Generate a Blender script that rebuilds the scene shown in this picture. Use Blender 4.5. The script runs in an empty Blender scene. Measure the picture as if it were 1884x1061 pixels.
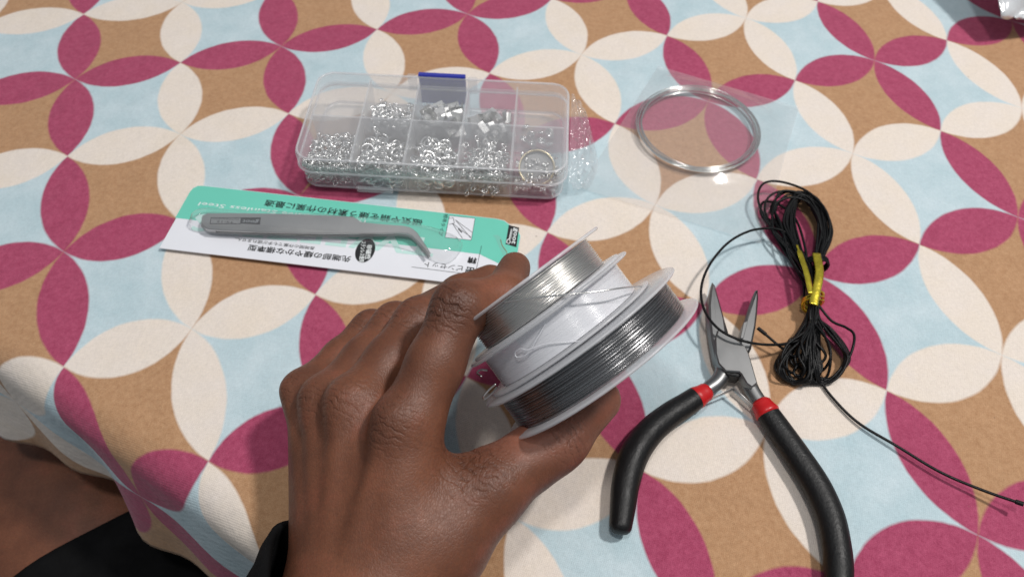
import bpy, bmesh, math, random
import numpy as np
from mathutils import Vector
random.seed(7); RNG = np.random.default_rng(11)
scene = bpy.context.scene
COL = scene.collection

# ------------------------------------------------------------------ camera (all modelling numbers in millimetres)
CAM = np.array([0.0, -200.7, 283.3])
FW = np.array([0.0, .57823, -.81590]); FW /= np.linalg.norm(FW)
RT = np.array([.9997, .0199, .01416]); RT -= FW * (RT @ FW); RT /= np.linalg.norm(RT)
DN = np.cross(FW, RT)
FPX, PW, PH = 1400.0, 1884.0, 1061.0
def ray(px, py): return FW + RT * (px - PW / 2) / FPX + DN * (py - PH / 2) / FPX
def at(px, py, z=0.0):                       # point at height z (mm) above the table seen in a pixel
    d = ray(px, py); return CAM + d * (z - CAM[2]) / d[2]
cam_data = bpy.data.cameras.new('camera'); cam = bpy.data.objects.new('camera', cam_data); COL.objects.link(cam)
cam_data.sensor_fit = 'HORIZONTAL'; cam_data.sensor_width = 36.0; cam_data.lens = 36.0 * FPX / PW
cam_data.dof.use_dof = True; cam_data.dof.focus_distance = .275; cam_data.dof.aperture_fstop = 15.0
cam_data.clip_start = 0.01; cam_data.clip_end = 50.0
from mathutils import Matrix
M = Matrix.Identity(4)
for i in range(3):
    M[i][0], M[i][1], M[i][2], M[i][3] = RT[i], -DN[i], -FW[i], CAM[i] * .001
cam.matrix_world = M
scene.camera = cam

# ------------------------------------------------------------------ light: one ceiling lamp, dim room around
world = bpy.data.worlds.new('World'); scene.world = world; world.use_nodes = True
bg = world.node_tree.nodes['Background']; bg.inputs[0].default_value = (.86, .93, 1.0, 1); bg.inputs[1].default_value = 1.0
wt = world.node_tree; tc = wt.nodes.new('ShaderNodeTexCoord'); sx = wt.nodes.new('ShaderNodeSeparateXYZ'); wt.links.new(tc.outputs['Generated'], sx.inputs[0])
rmp = wt.nodes.new('ShaderNodeMapRange'); rmp.inputs[1].default_value = -.2; rmp.inputs[2].default_value = 1.0; rmp.inputs[3].default_value = .10; rmp.inputs[4].default_value = .36
wt.links.new(sx.outputs[2], rmp.inputs[0]); wt.links.new(rmp.outputs[0], bg.inputs[1])     # pale ceiling, darker walls and floor of the room
def lamp(name, loc, target, size, power, color):
    d = bpy.data.lights.new(name, 'AREA'); d.shape = 'DISK'; d.size = size; d.energy = power; d.color = color
    o = bpy.data.objects.new(name, d); COL.objects.link(o)
    o.location = Vector(loc); o.rotation_euler = (Vector(target) - Vector(loc)).to_track_quat('-Z', 'Y').to_euler()
    return o
lamp('ceiling_lamp', (.64, .12, 1.28), (0, 0, 0), .13, 12.2, (1.0, .965, .93))
lamp('second_ceiling_lamp', (-.10, -.14, 1.50), (0, 0, 0), .16, 5.2, (1.0, .97, .94))
vs = scene.view_settings
vs.view_transform = 'Standard'; vs.look = 'None'; vs.exposure = 0.0; vs.gamma = 1.0; vs.use_curve_mapping = False
try:
    scene.cycles.transparent_max_bounces = 40; scene.cycles.max_bounces = 12
except Exception: pass

# ------------------------------------------------------------------ helpers
ORI = {}
def nrm(v): v = np.asarray(v, float); return v / (np.linalg.norm(v) + 1e-12)
def tag(o, label=None, cat=None, group=None, kind=None):
    if label: o['label'] = label
    if cat: o['category'] = cat
    if group: o['group'] = group
    if kind: o['kind'] = kind
    return o
def thing(name, origin, label, cat, group=None):
    o = bpy.data.objects.new(name, None); COL.objects.link(o); o.empty_display_size = .01
    o.location = Vector(np.asarray(origin, float) * .001); ORI[o] = np.asarray(origin, float)
    return tag(o, label, cat, group)
def obj(name, V, F, mat, parent=None, smooth=True, uv=None, angle=None):
    V = np.asarray(V, float)
    if parent is not None: org = ORI[parent]
    else: org = np.array([V[:, 0].mean(), V[:, 1].mean(), V[:, 2].min()])
    me = bpy.data.meshes.new(name)
    me.from_pydata(((V - org) * .001).tolist(), [], [list(map(int, f)) for f in F])
    me.validate(); me.update()
    bm = bmesh.new(); bm.from_mesh(me); bmesh.ops.recalc_face_normals(bm, faces=bm.faces); bm.to_mesh(me); bm.free()
    if uv is not None:
        l = me.uv_layers.new(name='UVMap')
        idx = np.empty(len(me.loops), np.int32); me.loops.foreach_get('vertex_index', idx)
        l.data.foreach_set('uv', np.asarray(uv, np.float32)[idx].ravel())
    if smooth: me.shade_smooth() if hasattr(me, 'shade_smooth') else [setattr(p, 'use_smooth', True) for p in me.polygons]
    if angle is not None:
        try: me.set_sharp_from_angle(angle=math.radians(angle))
        except Exception: pass
    me.materials.append(mat)
    o = bpy.data.objects.new(name, me); COL.objects.link(o)
    if parent is not None: o.parent = parent
    else: o.location = Vector(org * .001)
    ORI[o] = org
    return o
def join(*parts):
    V, F, n = [], [], 0
    for v, f in parts:
        V.append(np.asarray(v, float)); F += [[i + n for i in q] for q in f]; n += len(v)
    return np.concatenate(V), F
def spline(P, n=8, closed=False):
    P = np.asarray(P, float); m = len(P); out = []
    rng = range(m) if closed else range(m - 1)
    for i in rng:
        if closed: a, b, c, d = P[(i - 1) % m], P[i], P[(i + 1) % m], P[(i + 2) % m]
        else: a, b, c, d = P[max(i - 1, 0)], P[i], P[i + 1], P[min(i + 2, m - 1)]
        for k in range(n):
            t = k / n
            out.append(.5 * ((2 * b) + (c - a) * t + (2 * a - 5 * b + 4 * c - d) * t * t + (3 * b - a - 3 * c + d) * t ** 3))
    if not closed: out.append(P[-1])
    return np.array(out)
def tube(P, r, seg=8, closed=False, flat=1.0, up=None):
    P = np.asarray(P, float); n = len(P); R = np.full(n, r, float) if np.isscalar(r) else np.asarray(r, float)
    T = np.gradient(P, axis=0) if not closed else np.roll(P, -1, 0) - np.roll(P, 1, 0)
    T /= np.linalg.norm(T, axis=1)[:, None] + 1e-12
    nv = np.cross(T[0], [0, 0, 1.0]) if up is None else np.asarray(up, float)
    if np.linalg.norm(nv) < 1e-3: nv = np.array([1.0, 0, 0])
    V = []
    for i in range(n):
        nv = nv - T[i] * (nv @ T[i]); nv = nrm(nv); b = np.cross(T[i], nv)
        for k in range(seg):
            a = 2 * math.pi * k / seg
            V.append(P[i] + R[i] * (math.cos(a) * nv + flat * math.sin(a) * b))
    F = []
    for i in range(n if closed else n - 1):
        j = (i + 1) % n
        for k in range(seg):
            l = (k + 1) % seg
            F.append([i * seg + k, i * seg + l, j * seg + l, j * seg + k])
    if not closed:
        F.append(list(range(seg))[::-1]); F.append([(n - 1) * seg + k for k in range(seg)])
    return np.array(V), F
def frame(ax):
    ax = nrm(ax); a = np.array([0, 0, 1.0]) if abs(ax[2]) < .9 else np.array([1.0, 0, 0])
    u = nrm(np.cross(a, ax)); return u, np.cross(ax, u), ax
def lathe(c, ax, prof, seg=96, closed=False):
    u, v, w = frame(ax); c = np.asarray(c, float); V = []; m = len(prof)
    for r, h in prof:
        for k in range(seg):
            a = 2 * math.pi * k / seg
            V.append(c + w * h + r * (math.cos(a) * u + math.sin(a) * v))
    F = []
    for i in range(m if closed else m - 1):
        j = (i + 1) % m
        for k in range(seg):
            l = (k + 1) % seg
            F.append([i * seg + k, i * seg + l, j * seg + l, j * seg + k])
    return np.array(V), F
def loops(Ls, cap0=True, cap1=True):
    V = np.concatenate(Ls); n = len(Ls[0]); F = []
    for i in range(len(Ls) - 1):
        for k in range(n):
            l = (k + 1) % n
            F.append([i * n + k, i * n + l, (i + 1) * n + l, (i + 1) * n + k])
    if cap0: F.append(list(range(n))[::-1])
    if cap1: F.append([(len(Ls) - 1) * n + k for k in range(n)])
    return V, F
def inset(P2, d):
    P2 = np.asarray(P2, float); a = P2 - np.roll(P2, 1, 0); b = np.roll(P2, -1, 0) - P2
    na = np.stack([-a[:, 1], a[:, 0]], 1); nb = np.stack([-b[:, 1], b[:, 0]], 1)
    na /= np.linalg.norm(na, axis=1)[:, None] + 1e-9; nb /= np.linalg.norm(nb, axis=1)[:, None] + 1e-9
    m = na + nb; m /= np.linalg.norm(m, axis=1)[:, None] + 1e-9
    s = 1 / np.clip((m * na).sum(1), .5, 1)
    area = .5 * np.sum(P2[:, 0] * np.roll(P2[:, 1], -1) - np.roll(P2[:, 0], -1) * P2[:, 1])
    return P2 + m * (d * s * (1 if area > 0 else -1))[:, None]
def plate(P2, z0, z1, bev=.2, zfun=None):
    """bevelled prism over an outline in the table plane"""
    P2 = np.asarray(P2, float)
    def L(p, z): return np.column_stack([p, np.full(len(p), z)])
    q = inset(P2, bev)
    V, F = loops([L(q, z0), L(P2, z0 + bev), L(P2, z1 - bev), L(q, z1)])
    if zfun is not None: V[:, 2] += zfun(V[:, 0], V[:, 1])
    return V, F
def rrect(hx, hy, r, n=7):
    P = []
    for cx, cy, a0 in ((hx - r, hy - r, 0), (-hx + r, hy - r, 90), (-hx + r, -hy + r, 180), (hx - r, -hy + r, 270)):
        for k in range(n + 1):
            a = math.radians(a0 + 90 * k / n); P.append((cx + r * math.cos(a), cy + r * math.sin(a)))
    return np.array(P)

# ------------------------------------------------------------------ materials
def srgb(r, g, b):
    f = lambda c: (c / 255 / 12.92) if c / 255 <= .04045 else ((c / 255 + .055) / 1.055) ** 2.4
    return (f(r), f(g), f(b), 1.0)
class NT:
    def __init__(s, name):
        s.m = bpy.data.materials.new(name); s.m.use_nodes = True; s.t = s.m.node_tree; s.N = s.t.nodes; s.L = s.t.links
        s.bsdf = s.N['Principled BSDF']; s.out = s.N['Material Output']
    def n(s, typ, **kw):
        o = s.N.new(typ)
        for k, v in kw.items(): setattr(o, k, v)
        return o
    def set(s, sock, v):
        if isinstance(v, bpy.types.NodeSocket): s.L.new(v, sock)
        else: sock.default_value = v
    def math(s, op, a, b=None, c=None):
        o = s.n('ShaderNodeMath', operation=op); s.set(o.inputs[0], a)
        if b is not None: s.set(o.inputs[1], b)
        if c is not None: s.set(o.inputs[2], c)
        return o.outputs[0]
    def mix(s, f, a, b, blend='MIX'):
        o = s.n('ShaderNodeMix', data_type='RGBA', blend_type=blend)
        s.set(o.inputs[0], f); s.set(o.inputs[6], a); s.set(o.inputs[7], b); return o.outputs[2]
    def noise(s, vec, scale, detail=2, rough=.5):
        o = s.n('ShaderNodeTexNoise'); s.L.new(vec, o.inputs['Vector']); o.inputs['Scale'].default_value = scale
        o.inputs['Detail'].default_value = detail; o.inputs['Roughness'].default_value = rough; return o.outputs['Fac']
    def ramp(s, v, a, b, lo=0.0, hi=1.0):
        o = s.n('ShaderNodeMapRange'); s.set(o.inputs[0], v); o.inputs[1].default_value = a; o.inputs[2].default_value = b
        o.inputs[3].default_value = lo; o.inputs[4].default_value = hi; return o.outputs[0]
    def bump(s, h, strength, dist, prev=None):
        o = s.n('ShaderNodeBump'); s.set(o.inputs['Strength'], strength); o.inputs['Distance'].default_value = dist; s.L.new(h, o.inputs['Height'])
        if prev is not None: s.L.new(prev, o.inputs['Normal'])
        return o.outputs[0]
    def geo(s): return s.n('ShaderNodeTexCoord').outputs['Object']
def solid(name, col, rough=.5, metal=0.0, var=0.0, scale=300.0, bump=0.0, bscale=900.0, spec=.5, coat=0.0):
    t = NT(name); b = t.bsdf; c = t.geo()
    b.inputs['Roughness'].default_value = rough; b.inputs['Metallic'].default_value = metal
    b.inputs['Specular IOR Level'].default_value = spec; b.inputs['Coat Weight'].default_value = coat
    if var > 0:
        nz = t.ramp(t.noise(c, scale, 4, .6), .3, .7, 1 - var, 1 + var)
        o = t.n('ShaderNodeVectorMath', operation='SCALE'); o.inputs[0].default_value = col[:3]; t.L.new(nz, o.inputs['Scale'])
        t.L.new(o.outputs[0], b.inputs['Base Color'])
        t.L.new(t.ramp(t.noise(c, scale * .6, 3), .3, .7, rough * .85, min(1, rough * 1.2)), b.inputs['Roughness'])
    else: b.inputs['Base Color'].default_value = col
    if bump > 0: t.L.new(t.bump(t.noise(c, bscale, 3), bump, .0002), b.inputs['Normal'])
    return t.m
def clear(name, tint=(1, 1, 1, 1), haze=.06, hcol=(.8, .82, .85, 1), rough=.08, ior=1.45, gain=1.0, bump=0.0, bscale=200.0):
    """thin clear plastic: see-through, a little milky, with a mirror-like skin"""
    t = NT(name); N = t.N
    tr = t.n('ShaderNodeBsdfTransparent'); tr.inputs[0].default_value = tint
    df = t.n('ShaderNodeBsdfDiffuse'); df.inputs[0].default_value = hcol
    gl = t.n('ShaderNodeBsdfGlossy'); gl.inputs['Roughness'].default_value = rough; gl.inputs[0].default_value = (1, 1, 1, 1)
    fr = t.n('ShaderNodeLayerWeight'); fr.inputs['Blend'].default_value = .5
    f0 = ((ior - 1) / (ior + 1)) ** 2
    fac = t.math('MULTIPLY_ADD', t.math('POWER', fr.outputs['Facing'], 5.0), (1 - f0) * .8, f0)
    m1 = t.n('ShaderNodeMixShader'); m1.inputs[0].default_value = haze; t.L.new(tr.outputs[0], m1.inputs[1]); t.L.new(df.outputs[0], m1.inputs[2])
    m2 = t.n('ShaderNodeMixShader'); t.L.new(t.math('MULTIPLY', fac, gain), m2.inputs[0]); t.L.new(m1.outputs[0], m2.inputs[1]); t.L.new(gl.outputs[0], m2.inputs[2])
    t.L.new(m2.outputs[0], t.out.inputs[0]); N.remove(t.bsdf)
    if bump > 0:
        bn = t.bump(t.noise(t.geo(), bscale, 3), bump, .002)
        for s in (gl, fr, df): t.L.new(bn, s.inputs['Normal'])
    return t.m

def cloth_material():
    t = NT('printed_cotton'); b = t.bsdf
    uvn = t.n('ShaderNodeTexCoord').outputs['UV']; obj_c = t.geo()
    # hand-printed edges wander a little
    wob = t.n('ShaderNodeTexNoise'); t.L.new(uvn, wob.inputs['Vector']); wob.inputs['Scale'].default_value = 9
    wv = t.n('ShaderNodeVectorMath', operation='MULTIPLY_ADD'); t.L.new(wob.outputs['Color'], wv.inputs[0])
    wv.inputs[1].default_value = (.012, .012, 0); t.L.new(uvn, wv.inputs[2])
    sp = t.n('ShaderNodeSeparateXYZ'); t.L.new(wv.outputs[0], sp.inputs[0]); u, v = sp.outputs[0], sp.outputs[1]
    ru, rv = t.math('ROUND', u), t.math('ROUND', v)
    def petal(a, ra, c):
        d = t.math('ADD', t.math('ABSOLUTE', t.math('SUBTRACT', a, ra)), .5)
        e = t.math('SUBTRACT', t.math('FRACT', c), .5)
        s = t.math('SQRT', t.math('ADD', t.math('MULTIPLY', d, d), t.math('MULTIPLY', e, e)))
        return t.ramp(s, 7071e-4 - .010, .7071 + .010, 1, 0)
    V, H = petal(u, ru, v), petal(v, rv, u)
    odd = lambda x: t.math('FLOORED_MODULO', x, 2.0)
    cell = odd(t.math('ADD', t.math('FLOOR', u), t.math('FLOOR', v)))
    gr = t.noise(obj_c, 420, 5, .75); bl = t.noise(obj_c, 60, 4, .6); fi = t.noise(obj_c, 2600, 2, .6)
    heather = t.math('ADD', t.math('MULTIPLY', gr, .6), t.math('MULTIPLY', fi, .4))
    f1 = t.ramp(heather, .33, .67)
    MAG = t.mix(f1, srgb(152, 58, 88), srgb(184, 88, 118)); BRO = t.mix(f1, srgb(168, 126, 92), srgb(196, 156, 120))
    CRE = t.mix(t.ramp(bl, .3, .7), srgb(234, 221, 207), srgb(228, 217, 208)); BLU = t.mix(t.ramp(bl, .3, .7), srgb(184, 206, 213), srgb(197, 213, 219))
    base = t.mix(cell, BLU, BRO)
    cV = t.mix(odd(ru), MAG, CRE); cH = t.mix(odd(rv), MAG, CRE)
    c = t.mix(V, base, cV); c = t.mix(H, c, cH)
    # small lint specks and slubs
    vo = t.n('ShaderNodeTexVoronoi'); t.L.new(obj_c, vo.inputs['Vector']); vo.inputs['Scale'].default_value = 70
    speck = t.math('MULTIPLY', t.ramp(vo.outputs['Distance'], .02, .045, 1, 0), t.ramp(t.noise(obj_c, 25, 1), .58, .62))
    c = t.mix(t.math('MULTIPLY', speck, .45), c, srgb(120, 100, 84))
    th = t.n('ShaderNodeMapping'); th.inputs['Scale'].default_value = (1, .28, 1); th.inputs['Rotation'].default_value = (0, 0, .35); t.L.new(obj_c, th.inputs[0])
    th2 = t.n('ShaderNodeMapping'); th2.inputs['Scale'].default_value = (.28, 1, 1); th2.inputs['Rotation'].default_value = (0, 0, .35); t.L.new(obj_c, th2.inputs[0])
    yarn = t.math('ADD', t.noise(th.outputs[0], 1900, 3, .6), t.noise(th2.outputs[0], 1900, 3, .6))
    gain = t.math('ADD', t.ramp(yarn, .7, 1.3, -.075, .075), t.ramp(bl, .3, .7, .97, 1.03))
    sc = t.n('ShaderNodeVectorMath', operation='SCALE'); t.L.new(c, sc.inputs[0]); t.L.new(gain, sc.inputs['Scale']); c = sc.outputs[0]
    t.L.new(c, b.inputs['Base Color']); b.inputs['Roughness'].default_value = .9; b.inputs['Specular IOR Level'].default_value = .15
    b.inputs['Sheen Weight'].default_value = .15
    # plain weave
    mp = t.n('ShaderNodeMapping'); mp.inputs['Rotation'].default_value = (0, 0, .35); t.L.new(obj_c, mp.inputs[0])
    w1 = t.n('ShaderNodeTexWave', wave_type='BANDS', bands_direction='X'); w2 = t.n('ShaderNodeTexWave', wave_type='BANDS', bands_direction='Y')
    for w in (w1, w2):
        t.L.new(mp.outputs[0], w.inputs[0]); w.inputs['Scale'].default_value = 430; w.inputs['Distortion'].default_value = 1.2
    wh = t.math('ADD', t.math('MULTIPLY', w1.outputs['Fac'], w2.outputs['Fac']), t.math('MULTIPLY', fi, .8))
    t.L.new(t.bump(wh, .32, .00025, t.bump(t.noise(obj_c, 34, 4, .6), .34, .006)), b.inputs['Normal'])
    return t.m

STEEL = solid('brushed_steel', (.52, .515, .51, 1), .46, 1.0, .03, 60)
STEELD = solid('dark_steel', (.25, .25, .25, 1), .40, 1.0, .06, 90)
SILVER = solid('silver_plate', (.88, .88, .87, 1), .25, 1.0)
SATIN = solid('satin_silver', (.82, .82, .81, 1), .46, 1.0)
GREENISH = solid('tarnished_silver_plate', (.62, .70, .66, 1), .24, 1.0)
BLACKRUB = solid('black_vinyl', (.006, .006, .0065, 1), .44, 0, .2, 200, .7, 900, spec=.36)
RED = solid('red_vinyl', srgb(190, 22, 26), .38, 0, .08, 200)
CORD = solid('waxed_black_cord', (.005, .005, .0055, 1), .4, 0, .3, 900, .6, 1800, spec=.24)
CLEARBOX = clear('clear_box_plastic', haze=.19, rough=.28, gain=1.0, hcol=(.80, .81, .83, 1))
MILKY = clear('milky_box_plastic', haze=.30, rough=.28, hcol=(.84, .85, .88, 1))
FROST = clear('frosted_flange_plastic', haze=.48, hcol=(.86, .87, .90, 1), rough=.25)
FILM = clear('clear_film', haze=.07, rough=.14, gain=.9, hcol=(.82, .82, .82, 1), bump=.25, bscale=60)
BLISTER = clear('blister_plastic', haze=.06, rough=.08, gain=1.6, bump=.15, bscale=90)
BLUE = solid('blue_plastic', srgb(48, 58, 168), .35)

# ------------------------------------------------------------------ table and printed cloth
fold_px = [(-150, 575), (0, 645), (132, 716), (227, 796), (302, 862), (387, 928), (472, 992), (560, 1062), (660, 1150)]
FP = np.array([at(x, y)[:2] for x, y in fold_px])
e_dir = nrm(FP[-1] - FP[0]); e_out = np.array([e_dir[1], -e_dir[0]])
if e_out @ np.array([-1, -1]) < 0: e_out = -e_out
e_off = float((FP[1:8] @ e_out).mean()); e_org = e_out * e_off
CO = np.array([[3.54931, 3.41674], [0.50669, -1.51314], [-0.04029, -0.02292], [0.01313, -0.00278], [1.70278, 0.56473], [-0.03438, -0.01572], [0.02406, 0.01183], [-0.01341, -0.00754], [0.01195, 0.01339], [0.00063, -0.00215]])
def lattice(x, y):
    x, y = x / 100., y / 100.; B = [x ** i * y ** j for i in range(4) for j in range(4 - i)]
    return np.stack(B, -1) @ CO
HANG_R, HANG_L = 15.0, 74.0
def hang(t, s):                              # t = arc length past the start of the rounded edge -> (outward, down)
    a = np.clip(t / HANG_R, 0, 1.40); rest = np.clip(t - HANG_R * 1.40, 0, None)
    wave = 5.0 * np.sin(s / 17.0) + 3.0 * np.sin(s / 7.9 + 1.3)
    out = HANG_R * np.sin(a) + rest * math.cos(1.40) + wave * np.clip(rest / 60, 0, 1.2)
    dn = HANG_R * (1 - np.cos(a)) + rest * math.sin(1.40)
    return out, dn
def undul(x, y):
    return .5 * np.sin(x / 31 + y / 47) + .4 * np.sin(y / 23 - x / 60 + 1) + .25 * np.sin(x / 13 + 2 * np.sin(y / 29))
def build_cloth():
    S = np.arange(-520, 420.1, 5.0)
    T = np.concatenate([np.arange(-640, -30, 5.0), np.arange(-30, HANG_L, 2.5)])
    s, t = np.meshgrid(S, T, indexing='ij')
    fx = e_org[0] + e_dir[0] * s + e_out[0] * t; fy = e_org[1] + e_dir[1] * s + e_out[1] * t
    uv = lattice(np.clip(fx, -330, 330), np.clip(fy, -190, 250))
    uv = uv + np.stack([(fx - np.clip(fx, -330, 330)) * .0165 + (fy - np.clip(fy, -190, 250)) * .005, (fx - np.clip(fx, -330, 330)) * .0056 - (fy - np.clip(fy, -190, 250)) * .0151], -1)
    tt = np.clip(t + 8, 0, None); o, d = hang(tt, s); base = np.minimum(t, -8)
    out = base + o
    x = e_org[0] + e_dir[0] * s + e_out[0] * out; y = e_org[1] + e_dir[1] * s + e_out[1] * out
    flat = np.clip((-t - 5) / 60, 0, 1)
    z = -d + (undul(x, y) - 1.1) * .6 * flat
    V = np.stack([x, y, z], -1).reshape(-1, 3); n, m = s.shape
    F = [[i * m + j, (i + 1) * m + j, (i + 1) * m + j + 1, i * m + j + 1] for i in range(n - 1) for j in range(m - 1)]
    o = obj('tablecloth', V, F, cloth_material(), uv=uv.reshape(-1, 2))
    md = o.modifiers.new('thickness', 'SOLIDIFY'); md.thickness = .0006; md.offset = -1 if o.data.polygons[0].normal.z > 0 else 1
    tag(o, 'cotton tablecloth printed with interlocking magenta, cream, brown and pale blue petals', 'tablecloth')
build_cloth()
tp = np.array([e_org + e_dir * a + e_out * b for a, b in ((-500, -18), (400, -18), (400, -620), (-500, -620))])
tag(obj('table_top', *plate(tp, -26, -3.2, 1.0), solid('table_wood', srgb(120, 84, 56), .6, 0, .2, 20), smooth=False), kind='structure')

# ------------------------------------------------------------------ lettering
def text_mesh(s, size):
    c = bpy.data.curves.new('t', 'FONT'); c.body = s; c.size = size; c.align_x = 'CENTER'; c.align_y = 'CENTER'; c.resolution_u = 2
    o = bpy.data.objects.new('t', c); COL.objects.link(o)
    bpy.context.view_layer.update()
    me = bpy.data.meshes.new_from_object(o.evaluated_get(bpy.context.evaluated_depsgraph_get()))
    V = np.array([v.co[:] for v in me.vertices]).reshape(-1, 3); F = [list(p.vertices) for p in me.polygons]
    bpy.data.objects.remove(o); bpy.data.curves.remove(c); bpy.data.meshes.remove(me)
    return V, F
def lettering(name, s, p0, p1, h, z, mat, parent, slant=0.0, bold=0.0):
    """write s along the line p0 -> p1 (table-plane points, mm), letter height h"""
    V, F = text_mesh(s, 10.0)
    if len(V) == 0: return None
    lo, hi = V.min(0), V.max(0); w = hi[0] - lo[0]; hh = hi[1] - lo[1]
    p0, p1 = np.asarray(p0, float)[:2], np.asarray(p1, float)[:2]; u = nrm(p1 - p0); v = np.array([-u[1], u[0]])
    X = (V[:, 0] - (lo[0] + hi[0]) / 2) / w * np.linalg.norm(p1 - p0); Y = (V[:, 1] - (lo[1] + hi[1]) / 2) / hh * h
    P = (p0 + p1) / 2 + np.outer(X + slant * Y, u) + np.outer(Y, v)
    W = np.column_stack([P, np.full(len(P), z)])
    if bold > 0:
        Vs, Fs = W.copy(), list(F)
        for k, (dx, dy) in enumerate(((bold, 0), (0, bold), (bold, bold))):
            Vs = np.concatenate([Vs, W + np.array([*(u * dx + v * dy), .004 * (k + 1)])]); Fs += [[i + len(W) * (k + 1) for i in f] for f in F]
        W, F = Vs, Fs
    return obj(name, W, F, mat, parent, smooth=False)

# ------------------------------------------------------------------ tweezers in their blister card
CZ = 1.9
def cpx(x, y, z=CZ): return at(x, y, z)[:2]
INKB = solid('black_ink', (.012, .012, .014, 1), .5)
INKW = solid('white_ink', (.80, .84, .84, 1), .5)
INKP = solid('pale_mint_ink', srgb(196, 230, 224), .5)
CARDW = solid('white_card', (.80, .81, .86, 1), .42, 0, .02, 40, spec=.4)
MINT = solid('mint_print', srgb(112, 205, 184), .42, 0, .03, 40, spec=.4)
LENS = solid('grey_print', srgb(214, 216, 228), .45)
def build_card():
    root = thing('blister_card', [*cpx(620, 430), 0], 'mint and white hanging card with Japanese print and a clear blister', 'packaging')
    A, B = cpx(293, 456), cpx(850, 522); u = nrm(B - A); v = np.array([-u[1], u[0]])
    loc = lambda x, y, z=CZ: np.array([(cpx(x, y, z) - A) @ u, (cpx(x, y, z) - A) @ v])
    wld = lambda q: A + np.outer(np.atleast_2d(q)[:, 0], u) + np.outer(np.atleast_2d(q)[:, 1], v)
    Wd = loc(620, 369)[1]; Ln = loc(957, 440)[0]
    out = [(0, 0), (Ln - 11, 0), (Ln, 7), (Ln, Wd - 9), (Ln - 1.2, Wd - 6.5), (Ln - 9, Wd - .6), (Ln - 13, Wd)]
    out += [(6 + 0, Wd), (3.2, Wd - .5), (1.4, Wd - 2.2)]
    out = np.array(out, float)
    obj('card', *plate(wld(out), CZ - .55, CZ, .08), CARDW, root, smooth=False)
    # mint half: follows the boundary line seen on the card
    b = [loc(319, 400)[1], loc(640, 437)[1], loc(735, 449)[1], loc(895, 467)[1]]
    yb = (b[0] + b[2]) / 2; xt = loc(905, 440)[0]
    m = [(.25, yb), (xt - 4, yb - .6), (xt - 3.2, yb - 1.2), (xt + 5, yb - 4.6), (xt + 6.5, yb - 4.0), (xt + 8, yb - 3.4), (Ln - .2, yb - 5.2), (Ln - .2, Wd - 9.1), (Ln - 1.4, Wd - 6.7), (Ln - 9.1, Wd - .9), (Ln - 13, Wd - .25), (6, Wd - .25), (3.3, Wd - .7), (1.6, Wd - 2.4), (.9, Wd - 5)]
    z1 = CZ + .04
    P = wld(m); obj('mint_print', np.column_stack([P, np.full(len(P), z1)]), [list(range(len(P)))], MINT, root, smooth=False)
    # hanging slot
    sl = np.array([loc(x, y) for x, y in ((906, 433), (915, 432), (922, 436), (923, 447), (931, 459), (933, 470), (928, 482), (926, 470), (920, 458), (915, 447), (912, 438))])
    obj('hang_slot', np.column_stack([wld(sl), np.full(len(sl), z1 + .05)]), [list(range(len(sl)))], solid('slot_shade', srgb(120, 196, 178), .5), root, smooth=False)
    cut = np.array([loc(x, y) for x, y in ((921, 441), (924, 452), (932, 463), (934, 473), (931, 482))])
    obj('slot_cut', *tube(np.column_stack([wld(cut), np.full(5, CZ + .15)]), .22, 6), solid('slot_edge', srgb(150, 150, 120), .6), root)
    z2 = CZ + .10
    def line(a, bb, w, mat, z=z2, name='rule'):
        a, bb = cpx(*a), cpx(*bb); d = nrm(bb - a); nn = np.array([-d[1], d[0]]) * w / 2
        Q = np.array([a - nn, bb - nn, bb + nn, a + nn]); obj(name, np.column_stack([Q, np.full(4, z)]), [[0, 1, 2, 3]], mat, root, smooth=False)
    def poly(pts, mat, z, name):
        Q = np.array([cpx(*p) for p in pts]); return obj(name, np.column_stack([Q, np.full(len(Q), z)]), [list(range(len(Q)))], mat, root, smooth=False)
    # big pale letters behind the tweezers
    lettering('large_print', 'TWEEZERS', cpx(800, 455), cpx(358, 407), 10.5, z1 + .02, INKP, root, bold=.55)
    # writing, upside down to the viewer: it runs from right to left
    lettering('headline_print', '磁気や錆を嫌う素材の作業に最適', cpx(777, 410), cpx(488, 373), 4.1, z2, INKB, root, bold=.12)
    lettering('english_print', 'Non-corrosive Stainless Steel', cpx(672, 409), cpx(366, 375), 2.3, z2, INKW, root, slant=.2)
    lettering('body_print', '長時間の作業でも手が疲れません。', cpx(579, 457), cpx(432, 440), 2.0, z2, INKB, root)
    lettering('body_print', '先端部の緩やかな標準型', cpx(645, 477), cpx(457, 455), 3.5, z2, INKB, root, bold=.12)
    lettering('title_print', 'ピンセット', cpx(851, 494), cpx(781, 486), 3.2, z2, INKB, root)
    lettering('title_print', '密', cpx(874, 498), cpx(857, 496), 3.6, z2, INKB, root, bold=.18)
    lettering('title_print', '精', cpx(877, 480), cpx(861, 478), 3.6, z2, INKB, root, bold=.18)
    lettering('type_print', '標準タイプ', cpx(821, 394), cpx(810, 434), 2.2, z2, INKB, root)
    line((757, 491), (875, 506), .22, INKB); line((874, 506), (886, 452), .22, INKB); line((913, 489), (911, 497), .2, INKB)
    # round seal
    c = cpx(672, 461); el = []
    for k in range(40):
        a = 2 * math.pi * k / 40; el.append(c + u * 4.5 * math.cos(a) + v * 7.1 * math.sin(a))
    obj('seal_print', np.column_stack([np.array(el), np.full(40, z2)]), [list(range(40))], INKB, root, smooth=False)
    lettering('seal_lettering', '非磁性', cpx(680, 450), cpx(676, 477), 2.5, z2 + .05, INKW, root, bold=.12)
    lettering('seal_lettering', 'ステンレス使用', cpx(669, 444), cpx(665, 482), 2.4, z2 + .05, INKW, root, bold=.1)
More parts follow.
